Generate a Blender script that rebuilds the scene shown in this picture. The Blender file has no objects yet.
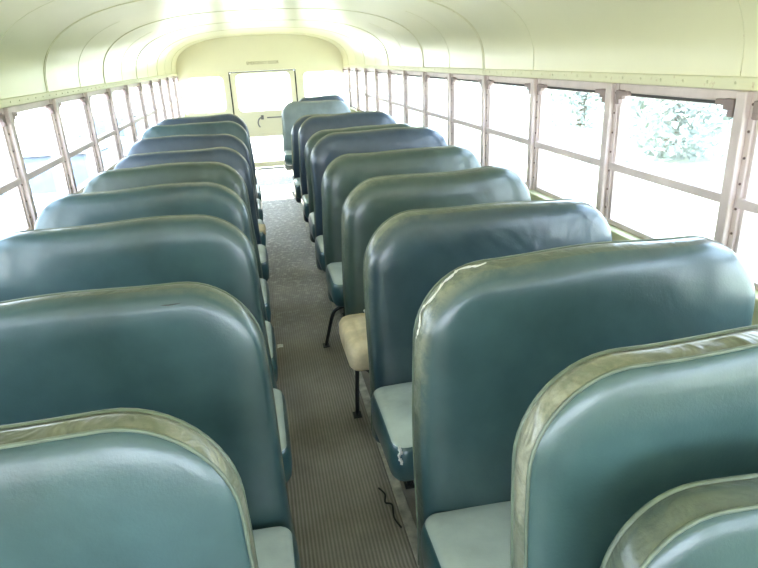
import bpy, bmesh, math, random
from mathutils import Vector, Matrix
random.seed(7)
S = bpy.context.scene
C = S.collection
PI = math.pi

# ------------------------------------------------------------------ materials
def new_mat(name):
    m = bpy.data.materials.new(name); m.use_nodes = True
    nt = m.node_tree; nt.nodes.clear()
    out = nt.nodes.new('ShaderNodeOutputMaterial')
    b = nt.nodes.new('ShaderNodeBsdfPrincipled')
    nt.links.new(b.outputs[0], out.inputs[0])
    return m, nt, b
def N(nt, t, **kw):
    n = nt.nodes.new(t)
    for k, v in kw.items(): setattr(n, k, v)
    return n
def noise(nt, vec, scale, detail=4, rough=.55, dist=0):
    n = N(nt, 'ShaderNodeTexNoise'); n.inputs['Scale'].default_value = scale
    n.inputs['Detail'].default_value = detail; n.inputs['Roughness'].default_value = rough
    n.inputs['Distortion'].default_value = dist
    if vec: nt.links.new(vec, n.inputs['Vector'])
    return n.outputs['Fac']
def ramp(nt, fac, stops):
    r = N(nt, 'ShaderNodeValToRGB'); e = r.color_ramp.elements
    while len(e) < len(stops): e.new(.5)
    for q, (p, c) in zip(e, stops):
        q.position = p; q.color = (c, c, c, 1) if isinstance(c, (int, float)) else (*c, 1)
    nt.links.new(fac, r.inputs[0]); return r.outputs[0]
def mixc(nt, fac, a, b):
    m = N(nt, 'ShaderNodeMix', data_type='RGBA')
    for s, v in ((m.inputs[0], fac), (m.inputs[6], a), (m.inputs[7], b)):
        if isinstance(v, (int, float)): s.default_value = v
        elif isinstance(v, tuple): s.default_value = (*v, 1)
        else: nt.links.new(v, s)
    return m.outputs[2]
def math_(nt, op, a, b=0.0):
    m = N(nt, 'ShaderNodeMath', operation=op)
    for s, v in ((m.inputs[0], a), (m.inputs[1], b)):
        if isinstance(v, (int, float)): s.default_value = v
        else: nt.links.new(v, s)
    return m.outputs[0]
def coords(nt, kind='Object'):
    return N(nt, 'ShaderNodeTexCoord').outputs[kind]
def bump(nt, b, h, strength=.2, dist=.01, prev=None):
    n = N(nt, 'ShaderNodeBump'); n.inputs['Strength'].default_value = strength
    n.inputs['Distance'].default_value = dist
    nt.links.new(h, n.inputs['Height'])
    if prev: nt.links.new(prev, n.inputs['Normal'])
    nt.links.new(n.outputs[0], b.inputs['Normal']); return n.outputs[0]

def vinyl(name, base, wear=(.36, .34, .24), wear_amt=.0, rough=.275, crease=.14, crease_scale=5.0, dust=.0):
    m, nt, b = new_mat(name); co = coords(nt)
    big = noise(nt, co, 3.2, 5); mid = noise(nt, co, 14, 5, .6)
    dark = tuple(c*.72 for c in base); lite = tuple(min(1, c*1.25+.015) for c in base)
    col = mixc(nt, ramp(nt, big, [(.35, 0.), (.68, 1.)]), dark, lite)
    # dusty scuffs of their own shape
    sc = ramp(nt, mid, [(.48, 0.), (.80, 1.)])
    col = mixc(nt, math_(nt, 'MULTIPLY', sc, dust), col, (.30, .34, .31))
    # rubbed edges from the wear attribute of the mesh
    at = N(nt, 'ShaderNodeAttribute', attribute_name='wear').outputs['Fac']
    fine = noise(nt, co, 22, 6, .7)
    w = math_(nt, 'MULTIPLY', at, ramp(nt, fine, [(.38, .25), (.6, 1.)]))
    col = mixc(nt, math_(nt, 'MULTIPLY', w, .85), col, wear)
    nt.links.new(col, b.inputs['Base Color'])
    nt.links.new(math_(nt, 'ADD', math_(nt, 'MULTIPLY', big, .06), rough), b.inputs['Roughness'])
    b.inputs['Specular IOR Level'].default_value = .6
    b.inputs['Coat Weight'].default_value = .45; b.inputs['Coat Roughness'].default_value = .16
    g = noise(nt, co, 190, 3, .6)
    p = bump(nt, b, g, .2, .002)
    bump(nt, b, noise(nt, co, crease_scale, 3, .5, .6), crease, .03, p)
    return m
def simple(name, base, rough=.5, metal=0., var=.12, scale=8, bmp=.05, spec=.5):
    m, nt, b = new_mat(name); co = coords(nt)
    n = noise(nt, co, scale, 5)
    col = mixc(nt, ramp(nt, n, [(.3, 0.), (.7, 1.)]), tuple(c*(1-var) for c in base), tuple(min(1, c*(1+var)) for c in base))
    nt.links.new(col, b.inputs['Base Color'])
    b.inputs['Roughness'].default_value = rough; b.inputs['Metallic'].default_value = metal
    b.inputs['Specular IOR Level'].default_value = spec
    if bmp: bump(nt, b, noise(nt, co, scale*6, 4), bmp, .004)
    return m

M = {}
M['teal'] = vinyl('teal_vinyl', (.035, .080, .086))
M['green'] = vinyl('green_vinyl', (.045, .076, .062))
M['blue'] = vinyl('blue_sheen_vinyl', (.034, .059, .090))  # bluer vinyl, with the sheen of window reflections mixed into its colour
M['creased'] = vinyl('creased_vinyl', (.030, .062, .075), crease=.8, crease_scale=2.7, rough=.275)
M['grey'] = vinyl('grey_green_vinyl', (.17, .215, .215), rough=.4)
M['gloss'] = vinyl('glossy_teal_vinyl', (.040, .088, .086), rough=.275)
M['band'] = vinyl('edge_vinyl', (.055, .080, .062), wear=(.36, .36, .25), dust=.0, crease=.3, crease_scale=12)
M['bandworn'] = vinyl('worn_edge_vinyl', (.10, .12, .08), wear=(.46, .43, .32), dust=.0, crease=.9, crease_scale=11)
M['side'] = vinyl('cushion_side_vinyl', (.028, .080, .088))
M['top'] = vinyl('worn_sheen_cushion_vinyl', (.40, .455, .42), rough=.5, dust=.3)  # worn, dusty top; the grazing sheen is also put into this pale colour
M['pipe'] = simple('piping_vinyl', (.14, .17, .125), .4, var=.25, scale=20)
M['foam'] = simple('bare_foam', (.66, .54, .35), .95, var=.2, scale=14, bmp=.5, spec=.1)
M['cloth'] = simple('torn_backing_cloth', (.70, .68, .62), .9, spec=.1, scale=30)
M['black'] = simple('black_steel', (.018, .019, .020), .45, var=.3)
M['strap'] = simple('black_rubber', (.02, .02, .02), .7, var=.3)
M['alu'] = simple('window_frame_metal', (.66, .545, .525), .42, .05, var=.10, scale=10)  # pink cast of the window glare is mixed into the metal colour
M['alud'] = simple('latch_metal', (.30, .22, .215), .5, .1)
M['screw'] = simple('screw_steel', (.16, .10, .09), .6, .2)
M['gasket'] = simple('black_gasket', (.06, .055, .055), .7)
M['strip'] = simple('floor_strip_metal', (.46, .44, .40), .5, .3, var=.35, scale=25)
M['ink'] = simple('sign_paint', (.22, .17, .05), .6)
M['dooredge'] = simple('door_gap_rubber', (.05, .048, .03), .8, spec=.2)
M['chrome'] = simple('handle_steel', (.25, .24, .22), .35, .7)
M['paper'] = simple('white_paper', (.85, .85, .83), .8)

def painted(name, base, rough, rust=0.0):
    m, nt, b = new_mat(name); co = coords(nt)
    n = noise(nt, co, 1.7, 5)
    col = mixc(nt, ramp(nt, n, [(.3, 0.), (.7, 1.)]), tuple(c*.94 for c in base), base)
    if rust:
        r = ramp(nt, noise(nt, co, 34, 5, .65), [(.60, 0.), (.72, 1.)])
        col = mixc(nt, math_(nt, 'MULTIPLY', r, rust), col, (.42, .22, .08))
    nt.links.new(col, b.inputs['Base Color'])
    b.inputs['Roughness'].default_value = rough
    bump(nt, b, noise(nt, co, 2.4, 3), .12, .03)
    return m
M['ceil'] = painted('cream_ceiling_paint', (.83, .785, .53), .28)
M['cream'] = painted('cream_wall_paint', (.83, .79, .57), .38)
M['header'] = painted('cream_header_paint', (.78, .745, .50), .42, .55)
M['wall'] = painted('olive_cream_panel', (.60, .60, .36), .45, .15)

def floor_mat():
    m, nt, b = new_mat('worn_floor_rubber'); co = coords(nt)
    n = noise(nt, co, 5, 6, .65)
    col = mixc(nt, ramp(nt, n, [(.3, 0.), (.7, 1.)]), (.17, .15, .13), (.30, .27, .24))
    nt.links.new(col, b.inputs['Base Color']); b.inputs['Roughness'].default_value = .6
    bump(nt, b, noise(nt, co, 40, 4), .2, .006)
    return m
M['floor'] = floor_mat()
def mat_mat():
    m, nt, b = new_mat('ribbed_rubber'); co = coords(nt)
    sx = N(nt, 'ShaderNodeSeparateXYZ'); nt.links.new(co, sx.inputs[0])
    rib = math_(nt, 'SINE', math_(nt, 'MULTIPLY', sx.outputs[0], 2*PI/.0125))
    rib01 = math_(nt, 'ADD', math_(nt, 'MULTIPLY', rib, .5), .5)
    n = noise(nt, co, 4, 6, .65); n2 = noise(nt, co, 24, 8, .75)
    base = mixc(nt, ramp(nt, n, [(.3, 0.), (.7, 1.)]), (.25, .225, .195), (.37, .34, .30))
    groove = mixc(nt, rib01, (.55, .53, .50), (1.05, 1.05, 1.05))
    mm = N(nt, 'ShaderNodeMix', data_type='RGBA', blend_type='MULTIPLY'); mm.inputs[0].default_value = .8
    nt.links.new(base, mm.inputs[6]); nt.links.new(groove, mm.inputs[7])
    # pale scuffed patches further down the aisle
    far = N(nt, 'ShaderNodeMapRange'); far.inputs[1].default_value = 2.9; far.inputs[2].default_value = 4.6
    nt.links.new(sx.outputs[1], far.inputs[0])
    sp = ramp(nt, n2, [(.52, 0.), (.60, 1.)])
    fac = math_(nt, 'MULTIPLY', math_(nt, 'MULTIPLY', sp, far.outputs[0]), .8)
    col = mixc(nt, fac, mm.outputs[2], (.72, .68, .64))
    nt.links.new(col, b.inputs['Base Color'])
    b.inputs['Roughness'].default_value = .45
    p = bump(nt, b, rib01, .6, .003)
    bump(nt, b, n2, .15, .01, p)
    return m
M['mat'] = mat_mat()
def glass_mat():
    m = bpy.data.materials.new('window_glass'); m.use_nodes = True
    nt = m.node_tree; nt.nodes.clear()
    out = N(nt, 'ShaderNodeOutputMaterial'); t = N(nt, 'ShaderNodeBsdfTransparent'); g = N(nt, 'ShaderNodeBsdfGlossy')
    d = N(nt, 'ShaderNodeBsdfDiffuse'); d.inputs[0].default_value = (.75, .75, .73, 1)
    t.inputs[0].default_value = (.97, .985, .98, 1); g.inputs['Roughness'].default_value = .03
    fr = N(nt, 'ShaderNodeFresnel'); fr.inputs[0].default_value = 1.45
    bf = N(nt, 'ShaderNodeNewGeometry').outputs['Backfacing']
    fr_ = math_(nt, 'MULTIPLY', fr.outputs[0], math_(nt, 'SUBTRACT', 1., bf))
    a = N(nt, 'ShaderNodeMixShader'); nt.links.new(fr_, a.inputs[0]); nt.links.new(t.outputs[0], a.inputs[1]); nt.links.new(g.outputs[0], a.inputs[2])
    co = coords(nt); ds = ramp(nt, noise(nt, co, 6, 5, .6), [(.35, .05), (.75, .18)])
    c = N(nt, 'ShaderNodeMixShader'); nt.links.new(ds, c.inputs[0]); nt.links.new(a.outputs[0], c.inputs[1]); nt.links.new(d.outputs[0], c.inputs[2])
    nt.links.new(c.outputs[0], out.inputs[0]); return m
M['glass'] = glass_mat()
def ground_mat():
    m, nt, b = new_mat('gravel_and_bounce_grass'); co = coords(nt)
    n = noise(nt, co, .6, 5); sx = N(nt, 'ShaderNodeSeparateXYZ'); nt.links.new(co, sx.inputs[0])
    mr = N(nt, 'ShaderNodeMapRange'); mr.inputs[1].default_value = 1.; mr.inputs[2].default_value = 2.5
    nt.links.new(sx.outputs[0], mr.inputs[0])
    a = mixc(nt, n, (.44, .41, .34), (.56, .53, .46)); g = mixc(nt, n, (.42, .44, .31), (.50, .52, .37))  # grass green on the right added to tint light bounced onto the ceiling
    nt.links.new(mixc(nt, mr.outputs[0], a, g), b.inputs['Base Color']); b.inputs['Roughness'].default_value = .9
    return m
M['ground'] = ground_mat()
M['leaf'] = simple('tree_leaves', (.36, .40, .35), .6, var=.45, scale=1.2)  # dusty leaves, paled further by glare put into the colour
M['bark'] = simple('tree_bark', (.16, .12, .08), .9, var=.3)
M['carA'] = simple('white_car_paint', (.75, .76, .78), .25)
M['carB'] = simple('silver_car_paint', (.42, .44, .47), .25, .3)
M['carglass'] = simple('dark_car_glass', (.15, .18, .23), .1)
M['tyre'] = simple('tyre_rubber', (.03, .03, .03), .8)

# ------------------------------------------------------------------ helpers
def link(name, me, mats, parent=None, smooth=True, loc=None):
    o = bpy.data.objects.new(name, me); C.objects.link(o)
    for m in (mats if isinstance(mats, (list, tuple)) else [mats]): me.materials.append(m)
    if smooth:
        for p in me.polygons: p.use_smooth = True
    if parent: o.parent = parent
    if loc: o.location = loc
    return o
def from_bm(name, bm, mats, parent=None, smooth=False, loc=None):
    me = bpy.data.meshes.new(name); bm.to_mesh(me); bm.free()
    return link(name, me, mats, parent, smooth, loc)
def box(bm, x0, x1, y0, y1, z0, z1, mi=0, bev=0):
    r = bmesh.ops.create_cube(bm, size=1)
    vs = r['verts']
    for v in vs:
        v.co = Vector(((x0+x1)/2+v.co.x*(x1-x0), (y0+y1)/2+v.co.y*(y1-y0), (z0+z1)/2+v.co.z*(z1-z0)))
    fs = set(f for v in vs for f in v.link_faces)
    for f in fs: f.material_index = mi
    if bev:
        es = list(set(e for f in fs for e in f.edges))
        bmesh.ops.bevel(bm, geom=es, offset=bev, segments=2, affect='EDGES', profile=.5)
def tube(bm, pts, r, n=8, mi=0, closed=False, cap=True):
    pts = [Vector(p) for p in pts]; rings = []
    L = len(pts); prev = None
    for i, p in enumerate(pts):
        a = pts[i-1] if (i or closed) else p
        b = pts[(i+1) % L] if (i < L-1 or closed) else p
        t = (b-a).normalized()
        if prev is None:
            u = t.cross(Vector((0, 0, 1)) if abs(t.z) < .9 else Vector((1, 0, 0))).normalized()
        else:
            u = (prev-t*prev.dot(t)).normalized()
        prev = u; w = t.cross(u)
        rr = r[i] if isinstance(r, (list, tuple)) else r
        rings.append([bm.verts.new(p+(u*math.cos(2*PI*k/n)+w*math.sin(2*PI*k/n))*rr) for k in range(n)])
    for i in range(L if closed else L-1):
        A, B = rings[i], rings[(i+1) % L]
        for k in range(n):
            f = bm.faces.new((A[k], A[(k+1) % n], B[(k+1) % n], B[k])); f.material_index = mi; f.smooth = True
    if cap and not closed:
        bm.faces.new(rings[0][::-1]).material_index = mi; bm.faces.new(rings[-1]).material_index = mi
def smooth_path(pts, sub=5):
    P = [Vector(p) for p in pts]; out = []
    for i in range(len(P)-1):
        a = P[max(i-1, 0)]; b = P[i]; c = P[i+1]; d = P[min(i+2, len(P)-1)]
        for k in range(sub):
            t = k/sub
            out.append(.5*((2*b)+(c-a)*t+(2*a-5*b+4*c-d)*t*t+(3*b-a-3*c+d)*t**3))
    out.append(P[-1]); return out
def empty(name, loc=(0, 0, 0)):
    o = bpy.data.objects.new(name, None); C.objects.link(o); o.location = loc; o.empty_display_size = .2; return o
def tag(o, label, cat, group=None):
    o['label'] = label; o['category'] = cat
    if group: o['group'] = group
    return o
def struct(o):
    o['kind'] = 'structure'; return o
def plate(name, outer, holes, th, mat, place, parent=None, bev=0):
    """flat plate with holes; outer and holes in (u, v); place maps u, v, depth to the world"""
    cu = bpy.data.curves.new(name, 'CURVE'); cu.dimensions = '2D'; cu.fill_mode = 'BOTH'; cu.extrude = th/2
    for pts in [outer]+holes:
        s = cu.splines.new('POLY'); s.points.add(len(pts)-1); s.use_cyclic_u = True
        for q, (u, v) in zip(s.points, pts): q.co = (u, v, 0, 1)
    t = bpy.data.objects.new('t', cu); C.objects.link(t)
    dg = bpy.context.evaluated_depsgraph_get(); dg.update()
    me = bpy.data.meshes.new_from_object(t.evaluated_get(dg)); me.name = name
    bpy.data.objects.remove(t); bpy.data.curves.remove(cu)
    for v in me.vertices: v.co = place(v.co.x, v.co.y, v.co.z)
    bm = bmesh.new(); bm.from_mesh(me); bmesh.ops.remove_doubles(bm, verts=bm.verts, dist=1e-5)
    bmesh.ops.recalc_face_normals(bm, faces=bm.faces); bm.to_mesh(me); bm.free()
    return link(name, me, mat, parent, smooth=False)
def rrect(x0, x1, z0, z1, r, n=6):
    out = []
    for cx, cz, a0 in ((x1-r, z1-r, 0), (x0+r, z1-r, 90), (x0+r, z0+r, 180), (x1-r, z0+r, 270)):
        for k in range(n+1):
            a = math.radians(a0+90*k/n); out.append((cx+r*math.cos(a), cz+r*math.sin(a)))
    return out

# ------------------------------------------------------------------ the bus body
Y0, YB = -1.50, 9.075
HW = 1.15; ZH = 1.385; ZA = 1.825
PITCH = .6421
def arch(t):           # t 0..1 from the right header over the apex to the left header
    a = PI*t; n = 2.75
    c, s = math.cos(a), math.sin(a)
    return (HW*math.copysign(abs(c)**(2/n), c), ZH+(ZA-ZH)*abs(s)**(2/n))
NA = 60
prof = [arch(i/NA) for i in range(NA+1)]

bm = bmesh.new(); box(bm, -1.22, 1.22, Y0-.05, YB+.05, -.06, 0)
struct(from_bm('floor', bm, M['floor']))
for nm, sgn in (('wall_right', 1), ('wall_left', -1)):
    bm = bmesh.new()
    a, b = sorted((sgn*1.125, sgn*1.20)); box(bm, a, b, Y0, YB, 0, .805)
    a, b = sorted((sgn*1.105, sgn*1.21)); box(bm, a, b, Y0, YB, .805, .838, 0, .006)   # ledge under the windows
    a, b = sorted((sgn*1.110, sgn*1.125)); box(bm, a, b, Y0, YB, .50, .53, 0, .004)    # pressed seam
    struct(from_bm(nm, bm, M['wall']))
# header bands above the windows
for k, sgn in enumerate((1, -1)):
    bm = bmesh.new()
    a, b = sorted((sgn*1.142, sgn*1.21)); box(bm, a, b, Y0, YB, 1.352, 1.387, 0, .004)
    for y in [Y0+.1+i*.107 for i in range(98)]:
        r = bmesh.ops.create_uvsphere(bm, u_segments=6, v_segments=4, radius=.0045)
        bmesh.ops.translate(bm, verts=r['verts'], vec=(sgn*1.1425, y, 1.371))
    struct(from_bm('trim_%d' % (k+1), bm, M['header']))
# ceiling skin, with thickness
bm = bmesh.new(); NY = 40
def ring(off):
    rows = []
    for j in range(NY+1):
        y = Y0+(YB-Y0)*j/NY; rows.append([bm.verts.new((x*(1+off/HW), y, z+off)) for x, z in prof])
    return rows
A = ring(0); B = ring(.03)
for j in range(NY):
    for i in range(NA):
        bm.faces.new((A[j][i], A[j][i+1], A[j+1][i+1], A[j+1][i])); bm.faces.new((B[j][i], B[j+1][i], B[j+1][i+1], B[j][i+1]))
o = struct(from_bm('ceiling', bm, M['ceil'], smooth=True))
# raised seams between the roof panels
tn = 3
for k in range(0, 5):
    y = 3.41+k*PITCH*2
    if not Y0 < y < YB: continue
    bm = bmesh.new()
    for dy, w in ((0, .0018), (.022, .0012)):
        tube(bm, [(x*.999, y+dy, z-.001) for x, z in prof], w, 6)
    struct(from_bm('trim_%d' % tn, bm, M['header'])); tn += 1
for k in range(-3, 5):
    y = 3.41+PITCH+k*PITCH*2
    if not Y0 < y < YB-.1: continue
    for half in (prof[:17], prof[-17:]):
        bm = bmesh.new(); tube(bm, [(x*.9995, y, z) for x, z in half], .0014, 6)
        struct(from_bm('trim_%d' % tn, bm, M['header'])); tn += 1

# rear wall with its two windows and the door opening
wprof = [(x*1.02, z+.02) for x, z in prof]
outer = [(1.2, -.05)] + [(1.2, 1.37)] + wprof + [(-1.2, 1.37), (-1.2, -.05)]
RW = [rrect(-1.045, -.54, .84, 1.315, .07), rrect(.56, 1.05, .84, 1.315, .07)]
DOOR = [(-.462, .012), (-.462, 1.358), (.462, 1.358), (.462, .012)]
rear = struct(plate('wall_rear', outer, RW+[DOOR], .05, M['cream'], lambda u, v, d: Vector((u, YB+.025+d, v))))
for i, (a, b) in enumerate(((-1.045, -.54), (.56, 1.05))):
    r = struct(plate('window_%d' % (i+1), rrect(a-.022, b+.022, .818, 1.337, .085), [rrect(a+.008, b-.008, .848, 1.307, .065)], .07, M['cream'], lambda u, v, d: Vector((u, YB+.025+d, v))))
    plate('pane', rrect(a+.004, b-.004, .844, 1.311, .066), [], .005, M['glass'], lambda u, v, d: Vector((u, YB+.03+d, v)), r)
# emergency door
U1 = rrect(-.375, .375, .82, 1.325, .06); U2 = rrect(-.375, .375, .10, .46, .06)
door = struct(plate('door_1', rrect(-.45, .45, .02, 1.347, .02), [U1, U2], .045, M['cream'], lambda u, v, d: Vector((u, YB+.02+d, v))))
for U in (U1, U2):
    plate('pane', U, [], .005, M['glass'], lambda u, v, d: Vector((u, YB+.025+d, v)), door)
bm = bmesh.new()
tube(bm, [(-.456, YB-.006, .02), (-.456, YB-.006, 1.352), (.456, YB-.006, 1.352), (.456, YB-.006, .02)], .010, 8)
from_bm('door_seal', bm, M['dooredge'], door)
bm = bmesh.new()
tube(bm, smooth_path([(-.07, YB-.01, .73), (-.10, YB-.05, .725), (-.125, YB-.055, .69), (-.13, YB-.05, .64), (-.11, YB-.045, .60)]), .010, 8)
box(bm, -.085, -.045, YB-.012, YB, .70, .76, 0, .004)
from_bm('door_handle', bm, M['chrome'], door)['label'] = 'dark curved handle'
bm = bmesh.new()
tube(bm, [(.0, YB-.012, .722), (.33, YB-.012, .722)], .009, 8); box(bm, .30, .36, YB-.02, YB, .69, .75, 0, .004)
from_bm('latch_bar', bm, M['chrome'], door)
bm = bmesh.new(); box(bm, -.45, .45, YB-.005, YB, .50, .515, 0, .002); box(bm, -.45, .45, YB-.005, YB, .78, .795, 0, .002)
from_bm('pressed_rib', bm, M['cream'], door)
bm = bmesh.new(); box(bm, -.47, .47, YB-.06, YB-.005, 0, .014, 0, .004)
struct(from_bm('trim_%d' % tn, bm, M['strip'])); tn += 1
# lettering above the door
cu = bpy.data.curves.new('lettering', 'FONT'); cu.body = 'EMERGENCY DOOR'; cu.size = .058; cu.align_x = 'CENTER'; cu.extrude = .001; cu.space_character = 1.02
t = bpy.data.objects.new('t', cu); C.objects.link(t)
dg = bpy.context.evaluated_depsgraph_get(); dg.update()
me = bpy.data.meshes.new_from_object(t.evaluated_get(dg)); bpy.data.objects.remove(t)
xs = [v.co.x for v in me.vertices]; sc = .44/(max(xs)-min(xs))
for v in me.vertices: v.co = Vector((.02+v.co.x*sc, YB-.0012+v.co.z, 1.445+v.co.y*sc*1.15))
lt = link('lettering', me, M['ink'], rear, smooth=False); lt['label'] = 'painted words EMERGENCY DOOR above the rear door'

# front end behind the viewpoint: windscreen wall
FW = [rrect(-1.02, -.03, .84, 1.45, .08), rrect(.03, 1.02, .84, 1.45, .08)]
struct(plate('wall_front', outer, FW, .05, M['cream'], lambda u, v, d: Vector((u, Y0-.025+d, v))))

# side windows
WN = 3
def side_window(sgn, ya, yb, n):
    X = lambda a, b: sorted((sgn*a, sgn*b))
    bm = bmesh.new()
    ja, jb = ya+.034, yb-.034
    a, b = X(1.148, 1.185)
    box(bm, a, b, ja, jb, 1.322, 1.352, 0, .003)             # head rail
    a, b = X(1.152, 1.180)
    if sgn > 0: box(bm, a, b, ja, jb, 1.310, 1.323, 1, .002)             # gasket line
    a, b = X(1.138, 1.175)
    box(bm, a, b, ja-.004, jb+.004, 1.044, 1.072, 0, .003)    # meeting rail
    a, b = X(1.148, 1.185)
    box(bm, a, b, ja, jb, .838, .858, 0, .003)               # bottom rail
    for y0, y1 in ((ja, ja+.014), (jb-.014, jb)):
        a, b = X(1.150, 1.182); box(bm, a, b, y0, y1, .85, 1.33, 0, .002)
    w = struct(from_bm('window_%d' % n, bm, [M['alu'], M['gasket']]))
    for z0, z1, xx in ((1.066, 1.318, 1.163), (.852, 1.052, 1.172)):
        bm = bmesh.new(); a, b = X(xx, xx+.004); box(bm, a, b, ja+.010, jb-.010, z0, z1)
        from_bm('pane', bm, M['glass'], w)
    for y, d in ((ja, 1), (jb, -1)):
        bm = bmesh.new(); a, b = X(1.134, 1.152)
        y0, y1 = sorted((y, y+d*.040)); box(bm, a, b, y0, y1, 1.300, 1.330, 0, .003)
        y0, y1 = sorted((y+d*.036, y+d*.072)); box(bm, a, b, y0, y1, 1.312, 1.328, 0, .003)
        y0, y1 = sorted((y, y+d*.022)); box(bm, a, b, y0, y1, 1.282, 1.302, 0, .003)
        from_bm('latch', bm, M['alud'], w)
def post(sgn, y, n):
    X = lambda a, b: sorted((sgn*a, sgn*b))
    bm = bmesh.new()
    a, b = X(1.142, 1.20); box(bm, a, b, y-.036, y+.036, .838, 1.353, 0, .003)
    a, b = X(1.124, 1.146); box(bm, a, b, y-.018, y+.018, .838, 1.353, 0, .004)
    for i in range(7):
        for s in (-1, 1):
            z = .90+i*.07+(.02 if s > 0 else 0)
            r = bmesh.ops.create_uvsphere(bm, u_segments=6, v_segments=4, radius=.004)
            bmesh.ops.translate(bm, verts=r['verts'], vec=(sgn*1.1415, y+s*.027, z))
            for v in r['verts']:
                for f in v.link_faces: f.material_index = 1
    struct(from_bm('trim_%d' % n, bm, [M['alu'], M['screw']]))
for sgn, y0, ks in ((1, 1.4396, range(-4, 12)), (-1, 2.8005, range(-6, 10))):
    ys = [y0+PITCH*k for k in ks]
    for y in ys: post(sgn, y, tn); tn += 1
    ys2 = ys+[YB+.01]
    for a, b in zip(ys2[:-1], ys2[1:]):
        side_window(sgn, a, b, WN); WN += 1

# aisle covering
def mat_strip(y0, y1, label):
    bm = bmesh.new(); box(bm, -.205, .195, y0, y1, 0, .006, 0, .002)
    return tag(from_bm('aisle_mat', bm, M['mat']), label, 'floor mat')
mat_strip(Y0+.02, 6.38, 'long ribbed grey-brown rubber mat down the aisle, nearest piece')
mat_strip(6.385, 6.80, 'short piece of aisle mat beyond the cross seam')
mat_strip(6.805, 8.99, 'sunlit far piece of aisle mat below the rear door')
for x0, x1 in ((.198, .234), (-.240, -.207)):
    bm = bmesh.new(); box(bm, x0, x1, Y0+.02, 9.0, 0, .010, 0, .003)
    struct(from_bm('trim_%d' % tn, bm, M['strip'])); tn += 1

# ------------------------------------------------------------------ seats
LEAN = math.tan(math.radians(4.5))
def outline(w, h, r, d, sag=0.0):
    """rounded-top panel, bottom at z 0, inset by d; always the same number of points"""
    x0, x1, z0, z1 = d, w-d, d, h-d; r = max(r-d, .012); rb = max(.03-d, .008)
    P = []
    for k in range(7): P.append((x0, z0+rb+(z1-r-z0-rb)*k/7))
    for k in range(13):
        a = PI-PI/2*k/12; P.append((x0+r+r*math.cos(a), z1-r+r*math.sin(a)))
    for k in range(1, 12): P.append((x0+r+(x1-x0-2*r)*k/12, z1))
    for k in range(13):
        a = PI/2-PI/2*k/12; P.append((x1-r+r*math.cos(a), z1-r+r*math.sin(a)))
    for k in range(1, 8): P.append((x1, z1-r-(z1-r-z0-rb)*k/7))
    for k in range(1, 5):
        a = -PI/2*k/4; P.append((x1-rb+rb*math.cos(a), z0+rb+rb*math.sin(a)))
    for k in range(1, 12): P.append((x1-rb-(x1-x0-2*rb)*k/12, z0))
    for k in range(0, 4):
        a = -PI/2-PI/2*k/4; P.append((x0+rb+rb*math.cos(a), z0+rb+rb*math.sin(a)))
    return P
def back_mesh(name, w, h, r, th, soft, mats, parent, wear=0., wear_side=-1, seed=0, zoff=0., lean=LEAN, ztop=1.0, flare=.05):
    rnd = random.Random(seed)
    ph = [rnd.uniform(0, 6.28) for _ in range(6)]
    def wob(x, z):
        f = max(0, (z-.3*h)/h)
        q = max(0, 1-z/h)
        fx = -flare*q*max(0, 1-2*x/w) if wear_side < 0 else flare*q*max(0, 2*x/w-1)
        return Vector((fx+.004*math.sin(z*9+ph[0]), .006*math.sin(x*5+ph[1])*f, f*(.006*math.sin(x*6.5+ph[2])+.004*math.sin(x*15+ph[3]))))
    if soft:
        prof_ = [(.16, .004), (.03, .002), (.006, 0), (0, -.006), (-.003, -.020), (0, -.036), (.004, -.052), (.011, -.064), (.023, -.072), (.045, -.078), (.09, -.083), (.15, -.086), (.235, -.087)]
    else:
        prof_ = [(.16, .004), (.03, .002), (.006, 0), (0, -.006), (-.004, -.030), (-.003, -.050), (0, -.066), (.003, -.072), (.010, -.078), (.028, -.085), (.065, -.091), (.12, -.095), (.18, -.096), (.235, -.097)]
    if soft and wear_side > 0:      # the left row has flatter pads with a tight edge
        prof_ = [(.16, .004), (.03, .002), (.006, 0), (0, -.006), (-.003, -.024), (-.001, -.042), (.001, -.054), (.004, -.064), (.009, -.071), (.018, -.076), (.04, -.080), (.09, -.083), (.15, -.085), (.235, -.086)]
    k = th/.085
    bm = bmesh.new(); rows = []
    wl = bm.verts.layers.float.new('wear')
    for d, y in prof_:
        row = []
        for (x, z) in outline(w, h, r, d):
            zz = z+zoff
            v = bm.verts.new(Vector((x, y*k+(zz-ztop)*lean, zz))+wob(x, z))
            e = max(0, 1-max(d, 0)/.022) if y > -.07 else 0
            side = max(0, 1-x/(.33*w)) if wear_side < 0 else max(0, 1-(w-x)/(.33*w))
            hi = max(0, min(1, (z-.45*h)/(.3*h)))
            v[wl] = e*hi*(wear*(.12+.88*side)+.03)
            row.append(v)
        rows.append(row)
    n = len(rows[0])
    for i in range(len(rows)-1):
        y = .5*(prof_[i][1]+prof_[i+1][1])
        lim = -.045 if soft else -.066
        for j in range(n):
            f = bm.faces.new((rows[i][j], rows[i][(j+1) % n], rows[i+1][(j+1) % n], rows[i+1][j]))
            f.material_index = 1 if lim < y < 0 else 0
    bm.faces.new(rows[0][::-1]); bm.faces.new(rows[-1])
    bmesh.ops.recalc_face_normals(bm, faces=bm.faces)
    back = from_bm(name, bm, mats, parent, smooth=True)
    def welt(d, y, rr, nm):
        bm = bmesh.new()
        P = outline(w, h, r, d)[:52]
        tube(bm, [Vector((x, y*k+(z+zoff-ztop)*lean, z+zoff))+wob(x, z) for x, z in P], rr, 6)
        return from_bm(nm, bm, M['pipe'], back, smooth=True)
    welt(.001, -.002, .0045, 'piping')
    if not soft: welt(.0, -.070, .0032, 'piping')
    return back
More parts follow.
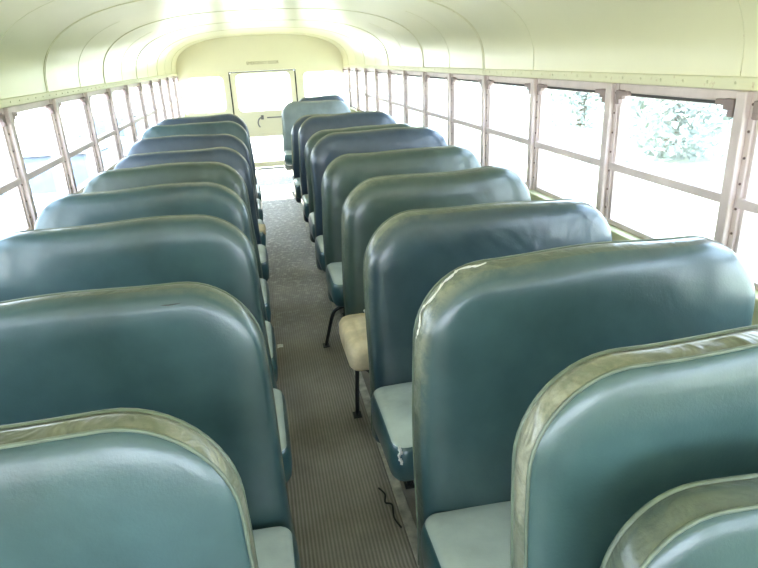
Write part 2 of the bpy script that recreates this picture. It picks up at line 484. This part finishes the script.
def cushion_mesh(name, x0, x1, y0, y1, zt, mats, parent, seed=0, tf=.135, tr=.17):
    """y0 front, y1 rear"""
    bm = bmesh.new(); rnd = random.Random(seed); ph = [rnd.uniform(0, 6.28) for _ in range(4)]
    nx, ny = 14, 8
    # layers from the bottom: inset, height factor
    lay = [(.030, 0.), (.010, .05), (0, .16), (-.006, .5), (-.003, .8), (.006, .93), (.020, .985), (.05, 1.0), (.10, 1.01)]
    R = .045
    mn = min(x1-x0, y1-y0)
    def ol(d):
        d = min(d, .33*mn)
        pts = rrect(x0+d, x1-d, y0+d, y1-d, max(R-d, .012), 5)
        out = []
        for i in range(len(pts)):
            a = Vector(pts[i]); b = Vector(pts[(i+1) % len(pts)]); out.append(a)
            if (b-a).length > .1:
                for q in range(1, 10): out.append(a.lerp(b, q/10))
        return out
    cnt = None; rows = []
    base = rrect(0, 1, 0, 1, .1, 5)
    for d, h in lay:
        P = ol(d)
        row = []
        for p in P:
            t = (p.y-y0)/(y1-y0); th = tf+(tr-tf)*t
            z = zt-th+th*h+.004*math.sin(p.x*8+ph[0])+.003*math.sin(p.y*14+ph[1])
            row.append(bm.verts.new((p.x, p.y, z)))
        rows.append(row)
    n = min(len(r) for r in rows)
    for i in range(len(rows)-1):
        for j in range(n):
            f = bm.faces.new((rows[i][j], rows[i][(j+1) % n], rows[i+1][(j+1) % n], rows[i+1][j]))
            f.material_index = 1 if lay[i][1] >= .93 else 0
    bm.faces.new(rows[0][::-1]); bm.faces.new(rows[-1]).material_index = 1
    bmesh.ops.recalc_face_normals(bm, faces=bm.faces)
    return from_bm(name, bm, mats, parent, smooth=True)
def leg(parent, pts, r=.0095):
    bm = bmesh.new(); tube(bm, smooth_path(pts), r, 8)
    p = pts[-1]; box(bm, p[0]-.018, p[0]+.018, p[1]-.025, p[1]+.025, p[2], p[2]+.006, 0, .002)
    return from_bm('leg', bm, M['black'], parent)
def foam_patch(parent, pts, zt, r, mat='foam', nm='exposed_foam', label=None):
    bm = bmesh.new(); rr = random.Random(len(pts)*7+3)
    bmesh.ops.create_icosphere(bm, subdivisions=3, radius=1)
    (xa, xb, ya, yb, h) = pts
    for v in bm.verts:
        f = 1+.10*math.sin(v.co.x*7+v.co.y*5)+.06*rr.uniform(-1, 1)
        c = Vector((max(-.8, min(.8, v.co.x*1.15)), max(-.85, min(.85, v.co.y*1.15)), max(-.7, min(.75, v.co.z))))
        v.co = Vector(((xa+xb)/2+c.x*f*(xb-xa)/1.7, (ya+yb)/2+c.y*f*(yb-ya)/1.75, zt-h/2+c.z*h/1.45))
    o = from_bm(nm, bm, M[mat], parent, smooth=True)
    o['label'] = label or 'bare tan foam'
    return o

# side, aisle edge x, wall edge x, y of the rear top edge, top z, material, crisp front seam, wear, label
SEATS = [
 ('R', .220, 1.09, .77, 1.035, 'gloss', False, .9, 'nearest right-hand bus seat, glossy teal back with a loose seat back leaning on it'),
 ('R', .170, 1.03, 1.245, 1.035, 'teal', True, 1.0, 'second nearest right-hand seat, dark green back with frayed tan aisle corner'),
 ('R', .165, 1.03, 1.87, 1.000, 'creased', True, .6, 'third right-hand seat from the front, creased blue-green back and torn cushion corner'),
 ('R', .170, 1.005, 2.48, 1.008, 'green', True, .7, 'fourth right-hand seat, cushion cover gone at the aisle showing tan foam'),
 ('R', .165, 1.05, 3.21, 1.003, 'green', True, .3, 'fifth right-hand seat, green back with leg standing in the aisle beyond the bare foam'),
 ('R', .163, 1.05, 3.78, 1.050, 'blue', True, .1, 'sixth right-hand seat, smooth slate blue back with a pale nick on top'),
 ('R', .179, 1.05, 4.42, 1.008, 'green', True, .2, 'seventh right-hand seat, green-topped back just peeking over the slate blue one'),
 ('R', .174, 1.00, 5.03, 1.054, 'blue', True, .1, 'eighth right-hand seat, bluish back with rounded window corner, before the gap in the row'),
 ('R', .158, 1.06, 5.80, .990, 'blue', True, .1, 'ninth right-hand seat, mostly hidden, last one before the gap in the right row'),
 ('R', .157, 1.00, 7.66, 1.000, 'grey', True, .1, 'tall pale grey-green seat standing alone near the right rear window'),
 ('R', .400, 1.06, 8.42, 1.012, 'blue', True, .1, 'rearmost right-hand seat, dark top edge showing behind the pale grey-green seat'),
 ('L', .235, 1.10, .85, 1.000, 'teal', False, .6, 'nearest left-hand seat, glossy back with wrinkled olive top edge'),
 ('L', .190, 1.10, 1.40, 1.000, 'teal', True, .3, 'second left-hand seat, broad teal back with a slash near its top corner'),
 ('L', .205, 1.10, 2.09, 1.000, 'teal', True, .2, 'third left-hand seat, blue-teal back with pale nick on the top edge'),
 ('L', .225, 1.10, 2.70, 1.000, 'teal', True, .5, 'fourth left-hand seat, teal back with yellowish rubbed top corner'),
 ('L', .235, 1.06, 3.30, 1.000, 'green', True, .2, 'fifth left-hand seat, grey-green back behind the rubbed-corner seat'),
 ('L', .225, 1.05, 3.94, .990, 'blue', True, .1, 'sixth left-hand seat, purplish blue back with sloping top edge'),
 ('L', .230, 1.08, 4.63, 1.004, 'blue', True, .1, 'seventh left-hand seat, blue back above the purplish one'),
 ('L', .235, 1.10, 5.32, 1.030, 'teal', True, .1, 'eighth left-hand seat, second from the last of the left row'),
 ('L', .235, 1.10, 6.00, 1.028, 'blue', True, .1, 'last seat of the left row, highest greyish top in front of the rear door'),
]
for i, (sd, xa, xw, yr, zt, mt, soft, wear, label) in enumerate(SEATS):
    R = sd == 'R'; w = xw-xa
    root = empty('bus_seat', (xa if R else -xw, yr, 0)); tag(root, label, 'bus seat', 'bus seats in two rows along the aisle')
    zb = .20
    r = .17 if w > .75 else .15
    band = 'band' if soft else 'bandworn'
    back_mesh('backrest', w, zt-zb, r, (.085 if R else .070) if soft else .066, soft, [M[mt], M[band]], root, wear, -1 if R else 1, i, zb, ztop=zt, lean=LEAN if R else math.tan(math.radians(6.5)), flare=.022 if R else .034)
    zc = .45 if R else .39
    d0, d1 = (-.48, -.115) if R else (-.555, -.15)
    al = -.028 if R else (.032 if i == 12 else .054)     # the cushion reaches a little into the aisle
    if i == 3:                   # stripped cushion
        cushion_mesh('cushion', .075, w-.02, d0+.02, d1, zc, [M['side'], M['top']], root, i)
        o = cushion_mesh('exposed_foam', -.058, .085, d0+.03, d1, zc+.004, [M['foam'], M['foam']], root, 91, .12, .13); o['label'] = 'bare tan foam'
        bm = bmesh.new()
        tube(bm, smooth_path([(.055, d1-.01, zc+.010), (.085, d1-.08, zc+.013), (.095, d1-.16, zc+.012), (.075, d1-.24, zc+.010), (.085, d0+.045, zc+.004), (.08, d0+.02, zc-.05)]), [.005+.004*abs(math.sin(q*1.7)) for q in range(26)], 6)
        from_bm('torn_cover_edge', bm, M['cloth'], root, smooth=True)['label'] = 'white torn cover edge'
    elif R:
        cushion_mesh('cushion', al, w-.02, d0, d1, zc, [M['side'], M['top']], root, i)
    else:
        cushion_mesh('cushion', .02, w+al, d0, d1, zc, [M['side'], M['top']], root, i)
    if i == 2:
        bm = bmesh.new(); rr = random.Random(3)
        tube(bm, smooth_path([(-.006+rr.uniform(-.004, .004), d0+.004+rr.uniform(-.004, .004), zc-.004-.010*q) for q in range(7)], 3), [.0055*(.3+rr.random()) for _ in range(19)], 6)
        from_bm('foam_tuft', bm, M['cloth'], root, smooth=True)['label'] = 'white tuft at a torn corner'
    if i == 17:
        foam_patch(root, (w-.01, w+.065, d0+.03, d0+.22, .05), zc+.004, .02)
    # steel frame
    rail = bmesh.new()
    for y in (d0+.06, d1-.06): tube(rail, [(.06, y, zc-.185), (w-.0, y, zc-.185)] if R else [(.0, y, zc-.185), (w-.06, y, zc-.185)], .012, 8)
    for x in (.08, w-.08): tube(rail, [(x, d0+.05, zc-.18), (x, d1+.02, zc-.18)], .012, 8)
    from_bm('seat_frame', rail, M['black'], root)
    ax = .10 if R else w-.08
    if i == 3:
        leg(root, [(.03, d0+.10, zc-.15), (-.004, d0+.21, zc-.17), (-.010, d0+.235, .20), (-.018, d0+.25, .0105)])
    elif i == 4:
        leg(root, [(.06, d0+.16, zc-.18), (.0, d0+.18, .245), (-.028, d0+.19, .20), (-.055, d0+.215, .08), (-.068, d0+.235, .0125)])
    else:
        leg(root, [(ax, d0+.10, zc-.185), (ax, d0+.09, .12), (ax, d0+.08, 0)])
    leg(root, [(ax, d1-.03, zc-.185), (ax, d1, .12), (ax, d1+.01, 0)])
    # short wall-side leg
    wx = w-.08 if R else .08
    leg(root, [(wx, d0+.12, zc-.185), (wx, d0+.11, .12), (wx, d0+.10, 0)])
    if i in (12,):
        bm = bmesh.new()
        tube(bm, smooth_path([(w-.235, -.0585, zt-.022), (w-.19, -.062, zt-.027), (w-.15, -.060, zt-.024)]), [.0008]+[.0018]*9+[.0008], 6)
        from_bm('slash', bm, M['strap'], root)['label'] = 'dark slash in the vinyl'
    if i == 1:
        bm = bmesh.new(); rr = random.Random(5)
        P = outline(w, zt-zb, r, .0)[4:20]
        pts = [(x-.002+rr.uniform(-.003, .003), -.03+rr.uniform(-.006, .006)+(z+zb-zt)*LEAN, z+zb+rr.uniform(-.002, .005)) for x, z in P]
        tube(bm, smooth_path(pts, 3), [.0028*(.3+rr.random()) for _ in range(len(pts)*3-2)], 6)
        from_bm('frayed_stitching', bm, M['cloth'], root, smooth=True)['label'] = 'white frayed stitching'

# loose seat back leaning on the nearest right-hand seat
root = empty('loose_seat_back', (.262, .592, .462))
tag(root, 'loose glossy teal seat back stood on the nearest right-hand seat', 'seat back')
back_mesh('pad', .72, .435, .15, .07, False, [M['gloss'], M['band']], root, .3, -1, 77, 0, ztop=.435, lean=math.tan(math.radians(7)), flare=0)

# scraps on the aisle
bm = bmesh.new()
for (a, b, zz) in ((0, 0, 0),):
    vs = [bm.verts.new((x*.016+.004*math.sin(y*3), y*.020, .001+.006*abs(math.sin(x*2.1+y*1.3)))) for y in range(-1, 2) for x in range(-1, 2)]
    for r_ in range(2):
        for c_ in range(2): bm.faces.new((vs[r_*3+c_], vs[r_*3+c_+1], vs[r_*3+c_+4], vs[r_*3+c_+3]))
o = from_bm('paper_scrap', bm, M['paper'], loc=(-.150, 3.04, .0065))
md = o.modifiers.new('s', 'SOLIDIFY'); md.thickness = .0015
tag(o, 'tiny crumpled white paper scrap on the aisle mat', 'paper scrap')
bm = bmesh.new()
tube(bm, smooth_path([(.150, 1.76, .011), (.165, 1.72, .013), (.158, 1.68, .011), (.178, 1.66, .014), (.172, 1.60, .011), (.185, 1.55, .011)]), .0035, 6)
tag(from_bm('rubber_strip', bm, M['strap'], smooth=True), 'thin curled black strip lying along the right edge of the aisle', 'rubber strip')

# ------------------------------------------------------------------ outside
bm = bmesh.new(); box(bm, -90, 90, -70, 110, -1.15, -.95)
struct(from_bm('ground', bm, M['ground']))
def tree(x, y, h, seed, label):
    rr = random.Random(seed); root = empty('tree', (x, y, -.95)); tag(root, label, 'tree', 'trees seen through the right-hand windows')
    bm = bmesh.new(); tube(bm, smooth_path([(0, 0, 0), (.1, .05, h*.25), (-.05, .1, h*.5), (0, 0, h*.8)]), [.16-.008*q for q in range(16)], 8)
    for k in range(5):
        a = rr.uniform(0, 6.28); z = h*rr.uniform(.3, .55)
        tube(bm, [(0, 0, z), (math.cos(a)*h*.13, math.sin(a)*h*.13, z+h*.12), (math.cos(a)*h*.22, math.sin(a)*h*.22, z+h*.25)], [.08, .05, .02], 6)
    from_bm('trunk', bm, M['bark'], root)
    verts = []; faces = []
    cl = [(rr.gauss(0, h*.16), rr.gauss(0, h*.16), h*rr.uniform(.04, .85), h*rr.uniform(.10, .17)) for _ in range(30)]
    for cx, cy, cz, cr in cl:
        for _ in range(260):
            d = Vector((rr.gauss(0, 1), rr.gauss(0, 1), rr.gauss(0, 1))).normalized()*cr*rr.uniform(.55, 1.05)
            p = Vector((cx, cy, cz))+d
            u = Vector((rr.gauss(0, 1), rr.gauss(0, 1), rr.gauss(0, 1))).normalized(); v = u.orthogonal().normalized()
            s = rr.uniform(.06, .13); i = len(verts)
            verts += [p-u*s, p+v*s*.5, p+u*s, p-v*s*.5]; faces.append((i, i+1, i+2, i+3))
    me = bpy.data.meshes.new('foliage'); me.from_pydata([tuple(v) for v in verts], [], faces)
    link('foliage', me, M['leaf'], root, smooth=False)
for i, (x, y, h, lb) in enumerate([
    (9.0, 12.4, 5.6, 'nearest leafy tree outside the largest right-hand window'),
    (11.2, 8.2, 5.2, 'leafy tree at the right edge outside the nearest right window'),
    (10.2, 18.6, 5.6, 'tree outside the second large right-hand window'),
    (13.0, 27.5, 5.2, 'low tree outside the third right-hand window'),
    (13.0, 34.0, 5.0, 'distant low tree outside the middle of the right windows'),
    (11.5, 44.0, 4.6, 'farthest tree outside the small right-hand windows')]):
    tree(x, y, h, 20+i, lb)
def car(x, y, rz, paint, label):
    root = empty('car', (x, y, -.95)); root.rotation_euler.z = rz; tag(root, label, 'car', 'cars parked outside the left windows')
    def loft(name, secs, mat, parent):
        bm = bmesh.new(); rows = []
        for px, z0, z1, wd in secs:
            P = rrect(-wd, wd, z0, z1, min(.12, (z1-z0)*.3), 4); rows.append([bm.verts.new((px, a, b)) for a, b in P])
        n = len(rows[0])
        for i in range(len(rows)-1):
            for j in range(n): bm.faces.new((rows[i][j], rows[i][(j+1) % n], rows[i+1][(j+1) % n], rows[i+1][j]))
        bm.faces.new(rows[0]); bm.faces.new(rows[-1]); bmesh.ops.recalc_face_normals(bm, faces=bm.faces)
        return from_bm(name, bm, mat, parent, smooth=True)
    loft('body', [(-2.2, .45, .72, .72), (-2.1, .28, .86, .84), (-1.2, .26, .98, .88), (0, .25, 1.0, .89), (1.3, .26, .98, .88), (2.05, .28, .88, .84), (2.2, .42, .74, .74)], M[paint], root)
    loft('windows', [(-1.25, .95, 1.0, .76), (-.55, .95, 1.36, .68), (.7, .95, 1.38, .68), (1.6, .95, 1.02, .74)], M['carglass'], root)
    loft('roof', [(-.62, 1.36, 1.40, .62), (-.4, 1.36, 1.44, .65), (.6, 1.36, 1.45, .65), (.85, 1.34, 1.40, .62)], M[paint], root)
    for wx in (-1.35, 1.35):
        for wy in (-.80, .80):
            bm = bmesh.new(); bmesh.ops.create_cone(bm, cap_ends=True, segments=24, radius1=.33, radius2=.33, depth=.22, matrix=Matrix.Translation((wx, wy, .33)) @ Matrix.Rotation(PI/2, 4, 'X'))
            from_bm('wheel', bm, M['tyre'], root)
car(-2.95, 9.6, math.radians(86), 'carA', 'white car parked close beside the bus outside the left-hand windows')
car(-3.4, 16.2, math.radians(88), 'carB', 'pale silver car parked farther back outside the left windows')

# ------------------------------------------------------------------ light
w = bpy.data.worlds.new('sky'); S.world = w; w.use_nodes = True
nt = w.node_tree; nt.nodes.clear()
out = N(nt, 'ShaderNodeOutputWorld'); bg = N(nt, 'ShaderNodeBackground')
co = N(nt, 'ShaderNodeTexCoord').outputs['Generated']
sx = N(nt, 'ShaderNodeSeparateXYZ'); nt.links.new(co, sx.inputs[0])
cr = ramp(nt, sx.outputs[2], [(0.0, (.82, .91, 1.0)), (.25, (.66, .81, 1.0)), (1.0, (.48, .68, 1.0))])
nt.links.new(cr, bg.inputs[0]); bg.inputs[1].default_value = 5.6
nt.links.new(bg.outputs[0], out.inputs[0])
sun = bpy.data.lights.new('sun', 'SUN'); sun.energy = 20; sun.angle = .01; sun.color = (1, .95, .86)
so = bpy.data.objects.new('sun', sun); C.objects.link(so)
el, az = math.radians(30), math.radians(4)
d = Vector((math.sin(az)*math.cos(el), -math.cos(az)*math.cos(el), -math.sin(el)))   # sunlight travels this way, in through the rear door
so.rotation_euler = d.to_track_quat('-Z', 'Y').to_euler()
# daylight portals at the openings
def portal(loc, look, sx_, sy_):
    l = bpy.data.lights.new('daylight_portal', 'AREA'); l.shape = 'RECTANGLE'; l.size = sx_; l.size_y = sy_; l.cycles.is_portal = True
    o = bpy.data.objects.new('daylight_portal', l); C.objects.link(o); o.location = loc
    o.rotation_euler = Vector(look).to_track_quat('-Z', 'Z' if abs(look[2]) < .5 else 'Y').to_euler()
for sgn in (1, -1):
    portal((sgn*1.215, (Y0+YB)/2, 1.095), (-sgn, 0, 0), YB-Y0, .52)
portal((0, YB+.08, .8), (0, -1, 0), 2.2, 1.4)
portal((0, Y0-.08, 1.145), (0, 1, 0), 2.1, .66)

# ------------------------------------------------------------------ camera
f, yaw, pitch, roll, cx, cz = 600.41, .18, -.3633, -.0481, -.1328, 1.4835
FWD = Vector((math.sin(yaw)*math.cos(pitch), math.cos(yaw)*math.cos(pitch), math.sin(pitch)))
r0 = Vector((math.cos(yaw), -math.sin(yaw), 0)); u0 = r0.cross(FWD)
r = r0*math.cos(roll)+u0*math.sin(roll); u = u0*math.cos(roll)-r0*math.sin(roll)
cam = bpy.data.cameras.new('camera'); cam.sensor_fit = 'HORIZONTAL'; cam.sensor_width = 36; cam.lens = f/758*36; cam.clip_start = .02; cam.clip_end = 400
co_ = bpy.data.objects.new('camera', cam); C.objects.link(co_)
m = Matrix((( r.x, u.x, -FWD.x, cx), (r.y, u.y, -FWD.y, 0), (r.z, u.z, -FWD.z, cz), (0, 0, 0, 1)))
co_.matrix_world = m
S.camera = co_
S.view_settings.view_transform = 'Standard'; S.view_settings.look = 'None'; S.view_settings.gamma = 1
S.view_settings.use_curve_mapping = False
S.view_settings.exposure = 1.25
S.cycles.max_bounces = 8; S.cycles.transparent_max_bounces = 16
S.cycles.sample_clamp_indirect = 8
S.cycles.use_denoising = True
